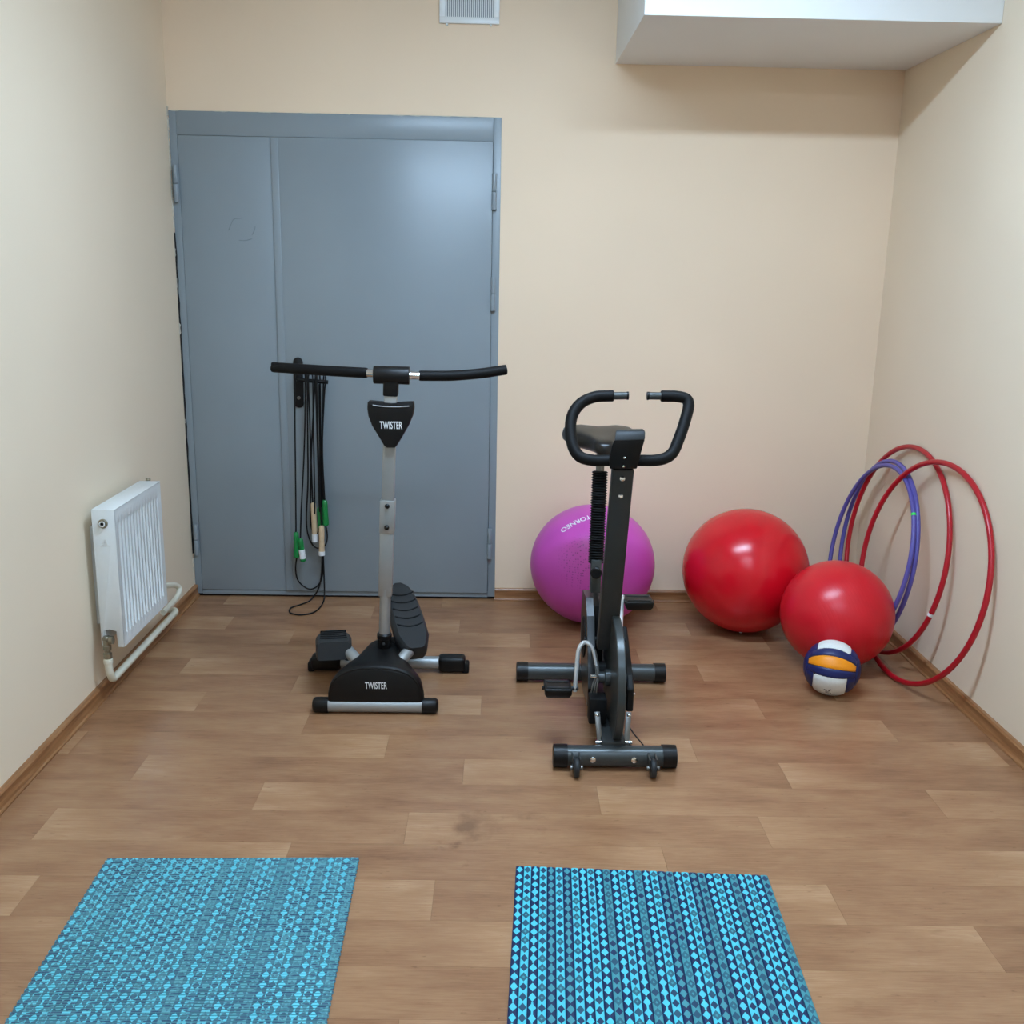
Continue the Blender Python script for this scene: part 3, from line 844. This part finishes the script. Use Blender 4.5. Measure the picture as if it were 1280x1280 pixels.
# ================================================================== TWIST STEPPER
st = empty('stepper_machine', (-.377, 3.3, 0), 'black and silver twist stepper with wide handlebar in front of the grey door', 'stepper')
FB = Vector((-.377, 3.135, .0265))
bar = MB().cyl((-.535, FB.y, FB.z), (-.222, FB.y, FB.z), .0235, 24).build('front_foot_bar', 'silver', st)
for x0, x1 in ((-.588, -.535), (-.222, -.168)):
    a, b = (x0, x1) if x0 < -.4 else (x1, x0)
    s = 1 if b > a else -1
    MB().lathe([(0, .016), (.004, .0225), (.010, .0262), (abs(b - a), .0262)], (a, FB.y, FB.z), (s, 0, 0), 24).build('end_cap', 'black', bar)
RB = 3.497
bar = MB().cyl((-.60, RB, .034), (-.165, RB, .034), .0235, 24).build('rear_foot_bar', 'silver', st)
for x0, x1 in ((-.655, -.545), (-.187, -.087)):
    MB().box2((x0, RB - .030, .006), (x1, RB + .030, .063)).build('end_cap', 'black', bar, bevel=.014, bseg=3)
    xo = -.655 if x0 < -.4 else -.087
    MB().box2((xo - .012, RB - .024, 0), (xo + .014, RB + .024, .040)).build('rubber_foot', 'black_matt', bar, bevel=.008)
MB().box2((-.41, 3.14, .028), (-.352, 3.50, .072)).build('base_spine', 'black', st, bevel=.006)
# moulded shroud: arch-shaped sections from front to back
def arch(y, cx, hw, z0, z1, n=22, pw=.78):
    pts = []
    for i in range(n + 1):
        a = PI * i / n
        c, s = math.cos(a), math.sin(a)
        pts.append(Vector((cx + hw * (abs(c) ** .8) * (1 if c > 0 else -1), y, z0 + (z1 - z0) * (s ** pw))))
    return pts
body = MB().loft([arch(3.118, -.377, .150, .046, .156), arch(3.124, -.377, .158, .046, .166), arch(3.140, -.376, .161, .044, .172), arch(3.165, -.375, .156, .044, .176), arch(3.20, -.374, .136, .044, .180),
                  arch(3.25, -.372, .102, .044, .188), arch(3.30, -.370, .080, .044, .196), arch(3.35, -.368, .062, .044, .186), arch(3.40, -.368, .048, .044, .15), arch(3.43, -.368, .036, .044, .10)])
sh = body.build('shroud', 'black', st, sharp=50)
rim = [p + Vector((0, -.002, .002)) for p in arch(3.124, -.377, .152, .050, .162)]
MB().sweep(rim, .0035, 8).build('shroud_rim', 'black', sh)
def flat_text(s, c, w, h, right, up, name, parent, mat='white_print'):
    vs, fs = text_mesh(s, w, h); r, u = Vector(right).normalized(), Vector(up).normalized(); c = Vector(c)
    MB().add([c + r * x + u * y for x, y in vs], fs).build(name, mat, parent, smooth=False)
tc = at(470, 857, 3.115)
flat_text('TWISTER', tc, .073, .0245, (1, 0, 0), (0, 0, 1), 'lettering', sh)
# column
base = Vector((-.362, 3.262, .17)); top = Vector((-.3215, 3.20, 1.115))
ax = (top - base); CL = ax.length; axn = ax.normalized()
def cp_(v):   # point of the column axis seen at picture row v
    lo, hi = -.2, 1.2
    for _ in range(40):
        mid = (lo + hi) / 2; p = base + ax * mid; d = p - Vector((0, 0, CAM_H)); vv_ = 640 - FPX * d.dot(U_) / d.dot(F_)
        if vv_ > v: lo = mid
        else: hi = mid
    return base + ax * lo
def tube_rect(p0, p1, w, d, name, mat, parent, bev=.004):
    z = (p1 - p0).normalized(); x = Vector((1, 0, 0)); x = (x - z * x.dot(z)).normalized(); y = z.cross(x)
    vs = []
    for p in (p0, p1):
        for sx, sy in ((-1, -1), (1, -1), (1, 1), (-1, 1)): vs.append(p + x * (sx * w / 2) + y * (sy * d / 2))
    return MB().add(vs, [(3, 2, 1, 0), (4, 5, 6, 7), (0, 1, 5, 4), (1, 2, 6, 5), (2, 3, 7, 6), (3, 0, 4, 7)]).build(name, mat, parent, bevel=bev)
MB().cyl(cp_(822), cp_(735), .0188, 22).build('lower_column', 'silver', st)
col_ = MB().lathe([(0, .0215), (.003, .0235), (.05, .0235), (.052, .0255), (.066, .0255), (.070, .0215)], cp_(814), axn, 22).build('column_collar', 'black', st, sharp=40)
MB().box(cp_(798) + Vector((.027, 0, -.005)), (.014, .012, .02)).build('collar_clamp', 'black', col_, bevel=.003)
MB().lathe([(0, .006), (.004, .005), (.006, .002)], cp_(802) + Vector((0, -.0235, 0)), (0, -1, 0), 12).build('bolt', 'charcoal', col_)
tube_rect(cp_(744), cp_(655), .0455, .036, 'middle_column', 'silver', st)
tube_rect(cp_(664), cp_(472), .0400, .032, 'upper_column', 'silver', st)
br = tube_rect(cp_(665), cp_(624), .0490, .041, 'joint_sleeve', 'silver', st, .003)
for v in (631, 657.5):
    MB().lathe([(0, .0085), (.004, .008), (.0075, .004)], cp_(v) + Vector((0, -.020, 0)), (0, -1, .06), 14).build('bolt', 'black', br)
# shield-shaped front cover
sy = cp_(530).y - .024
def shp(px, py): return at(px, py, sy)
out = [(459.3, 503), (461, 501.5), (489, 503.8), (516, 502.5), (517.3, 504), (517.8, 511), (516, 520), (511, 532), (503, 546), (496, 557.5), (493.5, 560), (483.5, 560), (480, 557.5), (473, 546), (464.5, 532), (460, 520), (458.8, 511)]
o2 = [shp(*p) for p in out]
cen = sum(o2, Vector()) / len(o2)
rings = []
for k, (sc, dy) in enumerate([(1.0, .030), (1.0, .006), (.985, .001), (.95, -.002), (.70, -.004), (.35, -.005)]):
    rings.append([cen + (p - cen) * sc + Vector((0, dy, 0)) for p in o2])
shield = MB().loft(rings).build('front_cover', 'black', st, sharp=40)
sl = [shp(u, v) + Vector((0, -.0045, 0)) for u, v in ((466, 506.2), (478, 507.8), (489, 508.3), (500, 508.2), (511.5, 507.5))]
MB().sweep(spline(sl, 4), .0021, 8).build('silver_stripe', 'silver', shield)
tcs = at(488.8, 531.5, sy - .0065)
flat_text('TWISTER', tcs, .0715, .0245, (1, 0, 0), (0, 0, 1), 'lettering', shield)
# T clamp and handlebar
hb_y = cp_(470).y
cl = MB().cyl(at(467, 468.3, hb_y), at(512, 469.5, hb_y), .0285, 26)
clamp = cl.build('handlebar_clamp', 'black', st, bevel=.002)
tube_rect(cp_(494.5), cp_(470), .0475, .040, 'clamp_stem', 'black', st, .005)
pathL = [(343, 459.2), (360, 460.2), (380, 461.6), (405, 463.2), (430, 464.6), (459, 466.2), (489, 468.5)]
pathR = [(489, 468.5), (524, 469.6), (545, 469.8), (565, 469.6), (585, 468.2), (605, 466.2), (630, 462.6)]
def hby(u): return hb_y + .55 * ((u - 489) / 370.0) ** 2 * 1.0
hp = spline([at(u, v, hby(u)) for u, v in pathL] , 5)[:-1] + spline([at(u, v, hby(u)) for u, v in pathR], 5)
hbar = MB().sweep(hp, .0125, 16).build('handlebar', 'chrome', st)
def grip(pts, name='grip'):
    p = spline([at(u, v, hby(u)) for u, v in pts], 6)
    n = len(p); rad = [.0165] * n
    rad[0] = .0135; rad[-1] = .0155
    MB().sweep(p, .0165, 18, True, rad).build(name, 'foam', hbar, sharp=60)
grip([(342.2, 459), (344, 459.2), (360, 460.2), (380, 461.6), (405, 463.2), (430, 464.6), (459, 466.2)])
grip([(631.2, 462.3), (629.5, 462.6), (605, 466.2), (585, 468.2), (565, 469.6), (545, 469.8), (524, 469.6)])
# pedals
def pedal(toe, heel, w_toe, w_mid, w_heel, thick, name, treads, blunt=(.62, .84)):
    toe, heel = Vector(toe), Vector(heel)
    L = (heel - toe); ln = L.length; d = L.normalized()
    side_ = Vector((0, 0, 1)).cross(d); side_ = -side_.normalized(); n_ = side_.cross(d).normalized()
    if n_.z < 0: n_ = -n_
    st_ = [(0.0, w_toe * blunt[0]), (.02, w_toe * blunt[1]), (.06, w_toe), (.2, w_mid * .98), (.45, w_mid), (.7, w_mid * .94), (.86, w_heel), (.95, w_heel * .78), (1.0, w_heel * .4)]
    rings = []
    for t, w in st_:
        th = thick * (1.0 if t < .3 else 1 - .45 * (t - .3) / .7)
        c = toe + L * t
        h = w / 2; e = .010
        prof_ = [(-h + e * .4, -th), (-h, -th + e), (-h, -e), (-h + e, 0), (h - e, 0), (h, -e), (h, -th + e), (h - e * .4, -th)]
        rings.append([c + side_ * a + n_ * b for a, b in prof_])
    pd_ = MB().loft(rings).build(name, 'charcoal', st, sharp=45)
    for t, w in treads:
        pts = [toe + L * (t - .045 * (1 - (k / 4) ** 2)) + side_ * (w / 2 * k / 4 * .86) + n_ * .0005 for k in range(-4, 5)]
        MB().sweep(pts, .0032, 6).build('tread', 'black_matt', pd_)
    return pd_
rt, rh_ = (-.247, 3.245, .190), (-.338, 3.535, .330)
pedal(rt, rh_, .088, .118, .098, .055, 'pedal', [(t, .105) for t in (.36, .48, .60, .72, .84)])
lt, lh = (-.531, 3.245, .207), (-.583, 3.555, .137)
pedal(lt, lh, .120, .126, .105, .062, 'pedal', [(t, .105) for t in (.30, .45, .60, .75, .88)], (.90, .97))
MB().cyl((-.415, 3.185, .132), (-.490, 3.27, .170), .0200, 20).build('pedal_arm', 'silver', st, bevel=.001)
MB().cyl((-.325, 3.185, .132), (-.270, 3.27, .176), .0200, 20).build('pedal_arm', 'silver', st, bevel=.001)
MB().sweep([(-.49, 3.28, .140), (-.56, 3.45, .10)], .014, 14).build('pedal_support', 'black', st)
MB().sweep([(-.29, 3.23, .150), (-.33, 3.45, .24)], .014, 14).build('pedal_support', 'black', st)

# ================================================================== EXERCISE BIKE
bk = empty('exercise_bike', (.378, 3.05, 0), 'dark grey exercise bike with black looped handlebars in the middle of the room', 'exercise bike')
BX = .378
def stabiliser(x0, x1, y, r, cap, name, zc):
    b = MB().cyl((x0 + .01, y, zc), (x1 - .01, y, zc), r, 26).build(name, 'gunmetal', bk)
    MB().lathe([(0, r * .9), (.002, r + .003), (cap, r + .0035)], (x0, y, zc), (1, 0, 0), 26).build('end_cap', 'black', b, sharp=40)
    MB().lathe([(0, r * .9), (.002, r + .003), (cap, r + .0035)], (x1, y, zc), (-1, 0, 0), 26).build('end_cap', 'black', b, sharp=40)
    return b
fb = stabiliser(.196, .568, 2.767, .0315, .043, 'front_stabiliser', .036)
rbk = stabiliser(.100, .643, 3.418, .0315, .042, 'rear_stabiliser', .036)
for x in (.3131, .437):
    MB().lathe([(0, .0095), (.003, .009), (.006, .004)], (x, 2.737, .0385), (0, -1, 0), 14).build('bolt', 'chrome', fb)
for x in (.2625, .489):
    MB().box2((x - .0125, 2.700, .030), (x - .0085, 2.745, .058)).build('wheel_bracket', 'gunmetal', fb)
    MB().box2((x + .0085, 2.700, .030), (x + .0125, 2.745, .058)).build('wheel_bracket', 'gunmetal', fb)
    w = MB().lathe([(-.0085, .018), (-.0075, .0265), (-.004, .029), (.004, .029), (.0075, .0265), (.0085, .018)], (x, 2.704, .0290), (1, 0, 0), 26).build('transport_wheel', 'charcoal', fb, sharp=40)
    for s in (-1, 1):
        MB().lathe([(0, .0075), (.005, .0075), (.007, .005)], (x + s * .0125, 2.704, .0290), (s, 0, 0), 12).build('axle_nut', 'steel', w)
# lower beam, plates, fork struts
tube_rect(Vector((BX + .002, 3.41, .060)), Vector((BX + .002, 2.775, .052)), .072, .05, 'lower_beam', 'darkframe', bk, .004)
GX0, GX1 = .309, .336
def plate(pts, x0, x1, name, mat, bev=.005):
    return MB().prism([(x0, y, z) for y, z in pts], (x1 - x0, 0, 0)).build(name, mat, bk, bevel=bev, smooth=False)
guard = plate([(3.235, .408), (3.12, .420), (3.065, .375), (3.015, .300), (2.975, .235), (2.945, .175), (2.945, .115), (3.12, .100), (3.20, .14), (3.255, .24), (3.26, .33)], .313, .338, 'belt_guard', 'glossblack', .001)
MB().lathe([(0, .068), (.003, .068), (.004, .062)], (.3132, 3.135, .278), (-1, 0, 0), 32).build('crank_disc', 'black_matt', guard)
plate([(3.10, .33), (3.00, .275), (2.915, .235), (2.885, .20), (2.885, .125), (2.94, .12), (3.10, .15)], .428, .450, 'right_guard', 'black')
MB().lathe([(0, .007), (.004, .0065), (.007, .003)], (.450, 2.90, .178), (1, -.4, 0), 12).build('guard_bolt', 'chrome', bk)
MB().box2((.312, 2.872, .088), (.366, 2.93, .172)).build('tensioner_box', 'black_matt', bk, bevel=.004)
for x0, x1 in ((.334, .342), (.4315, .4215)):
    tube_rect(Vector((x0, 2.852, .140)), Vector((x1, 2.806, .052)), .0165, .005, 'fork_strut', 'steel', bk, .001)
    MB().lathe([(0, .0065), (.004, .006), (.006, .003)], (x0, 2.848, .131), (0, -1, .3), 12).build('strut_bolt', 'chrome', bk)
    MB().cyl((x1 - .016, 2.796, .066), (x1 + .016, 2.796, .066), .0055, 12).build('tension_screw', 'chrome', bk)
# flywheel
FW = Vector((.3905, 2.925, .222)); FR = .199
fw = MB().lathe([(-.0125, FR - .030), (-.0125, FR - .003), (-.0095, FR), (.0095, FR), (.0125, FR - .003), (.0125, FR - .030)], FW, (1, 0, 0), 72).build('flywheel', 'gunmetal', bk, sharp=30)
MB().lathe([(-.006, .045), (-.006, FR - .02), (.006, FR - .02), (.006, .045)], FW, (1, 0, 0), 56).build('web', 'glossblack', fw, sharp=30)
MB().lathe([(-.05, .010), (-.048, .018), (-.030, .018), (-.028, .026), (.020, .026), (.024, .018), (.038, .018)], FW, (1, 0, 0), 26).build('hub', 'gunmetal', fw, sharp=30)
MB().cyl((.338, FW.y, FW.z), (.448, FW.y, FW.z), .006, 14).build('axle', 'chrome', fw)
# main column and rear frame
cb, ct = Vector((.3705, 2.985, .30)), Vector((.3795, 2.850, .905))
tube_rect(cb, ct, .0625, .040, 'main_column', 'darkframe', bk, .006)
for v, r in ((611.5, .0075), (590.5, .0085)):
    p = ct + (cb - ct) * {611.5: .135, 590.5: .045}[v]
    MB().lathe([(0, r), (.004, r * .9), (.007, r * .4)], p + Vector((-.002, -.0215, -.004)), (0, -1, .2), 14).build('column_bolt', 'chrome', bk)
tube_rect(Vector((.362, 3.30, .06)), Vector((.3655, 3.335, .49)), .036, .05, 'seat_tube', 'gunmetal', bk, .006)
MB().box2((.330, 3.04, .17), (.422, 3.36, .215)).build('frame_gusset', 'darkframe', bk, bevel=.006)
MB().box2((.338, 3.08, .20), (.372, 3.22, .405)).build('brake_box', 'black', bk, bevel=.006)
kb = MB().lathe([(0, .009), (.012, .009), (.013, .019), (.030, .020), (.034, .016)], (.3655, 3.305, .452), (-.15, -1, .1), 18).build('adjust_knob', 'black', bk, sharp=40)
# seat post with bellows
sp0, sp1 = Vector((.3655, 3.335, .46)), Vector((.3745, 3.40, .905))
sd = (sp1 - sp0).normalized()
MB().cyl(sp0, sp1, .0145, 18).build('seat_post', 'steel', bk)
prof_b = []
nb = 36
Lb = (Vector((.3735, 3.39, .775)) - sp0).length
for i in range(nb):
    d0 = Lb * i / nb; prof_b += [(d0, .0225), (d0 + Lb / nb * .5, .0285)]
prof_b.append((Lb, .0225))
MB().lathe(prof_b, sp0 + sd * .012, sd, 22).build('bellows', 'black_matt', bk, sharp=20)
# saddle: lofted sections nose to tail
sec = []
SC = Vector((.3770, 0, 0))
for y, hw, zt, th in ((3.285, .012, .893, .022), (3.295, .026, .902, .038), (3.33, .036, .909, .046), (3.38, .052, .914, .052), (3.43, .088, .918, .058), (3.47, .119, .922, .064), (3.51, .130, .925, .064), (3.545, .126, .925, .056), (3.565, .105, .921, .038), (3.572, .085, .915, .026)):
    ring_ = []
    for k in range(20):
        a = 2 * PI * k / 20
        c, s = math.cos(a), math.sin(a)
        cx_ = hw * (abs(c) ** .6) * (1 if c > 0 else -1)
        sag = .012 * (1 - (abs(cx_) / hw) ** 2) if s < 0 else -.006 * (1 - min(1, abs(cx_) / .04)) * (1 if y > 3.36 else .3)
        ring_.append(Vector((SC.x + cx_, y, zt - th / 2 + th / 2 * (abs(s) ** .6) * (1 if s > 0 else -1) + (sag if s > 0 else -sag))))
    sec.append(ring_)
sad = MB().loft(sec).build('saddle', simple('black_vinyl', (26, 25, 24), .34, 0, .5, .1, 40, .1), bk, sharp=60)
MB().lathe([(0, .018), (.02, .022), (.035, .018)], (.3745, 3.40, .860), (0, 0, 1), 16).build('seat_clamp', 'steel', sad)
MB().lathe([(0, .013), (.008, .013), (.012, .008)], (.385, 3.335, .872), (0, -1, 0), 14).build('clamp_bolt', 'black', sad)
# handlebar
def hy(v): return 2.832 + (576 - v) / 80.0 * .10
lp = [(780, 575.5), (760, 575.5), (742, 575.5), (726, 571.5), (717.5, 561), (713.8, 545), (713.6, 527), (718.5, 513), (729, 502), (744, 496), (757, 495), (767, 494.8)]
rp = [(780, 575.5), (800, 575.5), (818, 575.5), (832, 572.5), (841.5, 565), (848, 550), (853.5, 535), (858.5, 518), (860.8, 506), (857.5, 498.5), (846, 495.6), (836, 495.2), (826, 495)]
lpts = [at(u, v, hy(v)) for u, v in lp]; rpts = [at(u, v, hy(v)) for u, v in rp]
hb = MB().sweep(spline(lpts, 6) + [at(784.5, 494.6, hy(494.6))], .0112, 16).build('handlebar', 'gunmetal', bk)
hb2 = MB().sweep(spline(rpts, 6) + [at(810, 494.8, hy(494.8))], .0112, 16).build('handlebar', 'gunmetal', bk)
for pts, h_, en, tip in ((lpts, hb, (783.2, 494.6), (785.8, 494.6)), (rpts, hb2, (811.5, 494.8), (808.6, 494.8))):
    q = spline(pts, 6)[3:]
    rad = [.0168] * len(q); rad[-1] = .0150
    MB().sweep(q, .0168, 18, True, rad).build('grip', 'foam', h_, sharp=60)
    a, b = at(*en, hy(494.7)), at(*tip, hy(494.7))
    MB().cyl(a, b, .0122, 16).build('end_plug', 'black', h_, bevel=.001)
# console seen from its back
cy_ = 2.815
def cq(u, v, dy=0): return at(u, v, cy_ + dy)
lowr = MB().loft([[cq(762, 586, 0), cq(796, 586, 0), cq(796, 586, .055), cq(762, 586, .055)], [cq(761.5, 574, -.008), cq(799, 574, -.008), cq(799, 574, .06), cq(761.5, 574, .06)],
                  [cq(764.5, 558, -.010), cq(804, 556, -.010), cq(804, 556, .05), cq(764.5, 558, .05)], [cq(768, 550, -.012), cq(806, 549, -.012), cq(806, 549, .05), cq(768, 550, .05)]])
con = lowr.build('console', 'black', bk, bevel=.003)
MB().loft([[cq(768, 551, -.014), cq(806, 549.5, -.014), cq(806, 549.5, .03), cq(768, 551, .03)], [cq(769.5, 541, -.004), cq(806.5, 540, -.004), cq(806.5, 540, .055), cq(769.5, 541, .055)],
           [cq(770, 538, .004), cq(805, 537.5, .004), cq(804, 536, .06), cq(771, 536.5, .06)]]).build('console_head', 'charcoal', con, bevel=.003)
for u, v in ((780.5, 572), (779.5, 583)):
    MB().lathe([(0, .0045), (.003, .004), (.005, .002)], cq(u, v, -.010), (0, -1, 0), 12).build('screw', 'chrome', con)
# cranks and pedals
MB().cyl((.306, 3.05, .300), (.440, 3.05, .300), .010, 16).build('crank_axle', 'black', bk)
cl_ = spline([at(718.5, 864, 2.93), at(719.6, 850, 2.93), at(721.3, 830, 2.935), at(723, 814, 2.94), at(727, 805.5, 2.945), at(732, 803, 2.95), at(737.5, 806, 2.945), at(741.5, 813, 2.94), at(744.5, 828, 2.935), at(747, 846, 2.925)], 6)
nr_ = len(cl_)
MB().sweep(cl_, .0068, 14, True, [.0068 if k < nr_ * .55 else .0068 - .0036 * (k - nr_ * .55) / (nr_ * .45) for k in range(nr_)]).build('crank_arm', 'bright_steel', bk)
MB().sweep([at(777.4, 744, 3.17), at(776.2, 768, 3.14), at(774.5, 800, 3.06)], .0085, 14).build('crank_arm', 'bright_steel', bk)
def bike_pedal(c, w, spind):
    c = Vector(c)
    p_ = MB().loft([[c + Vector((sx * w / 2 * s, sy_ * .042 * s, z)) for sx, sy_ in ((-1, -1), (1, -1), (1, 1), (-1, 1))] for s, z in ((.80, -.020), (.97, -.008), (1.0, .008), (.96, .013))]).build('pedal', 'black', bk, bevel=.004)
    MB().box(c + Vector((0, -.028, .0135)), (w * .8, .012, .004)).build('tread', 'charcoal', p_, bevel=.001)
    MB().box(c + Vector((0, .020, .0135)), (w * .8, .012, .004)).build('tread', 'charcoal', p_, bevel=.001)
    MB().cyl(c + Vector((spind * w * .45, 0, 0)), c + Vector((spind * (w / 2 + .022), 0, 0)), .007, 12).build('spindle', 'charcoal', p_)
    MB().cyl(c + Vector((-spind * w * .45, 0, 0)), c + Vector((-spind * (w / 2 + .006), 0, 0)), .006, 12).build('spindle_cap', 'black_matt', p_)
bike_pedal(at(697, 860, 2.93), .086, 1)
bike_pedal(at(797.5, 752, 3.17), .094, -1)
# bright control cables bunched at the front of the guard
for k, (du, dv) in enumerate(((0, 0), (2.2, 1), (4, -1))):
    MB().sweep(spline([at(740 + du, 812, 2.99), at(743 + du, 826 + dv, 2.95), at(745 + du * .8, 842, 2.90), at(741 + du * 1.4, 856, 2.868), at(739 + du * 1.6, 866, 2.862)], 6), .0022, 8).build('cable', 'steel', bk)
MB().box(at(743.2, 845, 2.885), (.024, .008, .008)).build('cable_clamp', 'chrome', bk, bevel=.001)
MB().sweep(spline([at(786, 908, 2.90), at(793, 918, 2.88), at(803, 930, 2.83), at(809, 938, 2.81)], 6), .0022, 8).build('power_wire', 'black', bk)
MB().sweep(spline([at(784, 930, 2.81), at(792, 933, 2.81), at(806, 938, 2.805)], 6), .0020, 8).build('power_wire', 'black', bk)
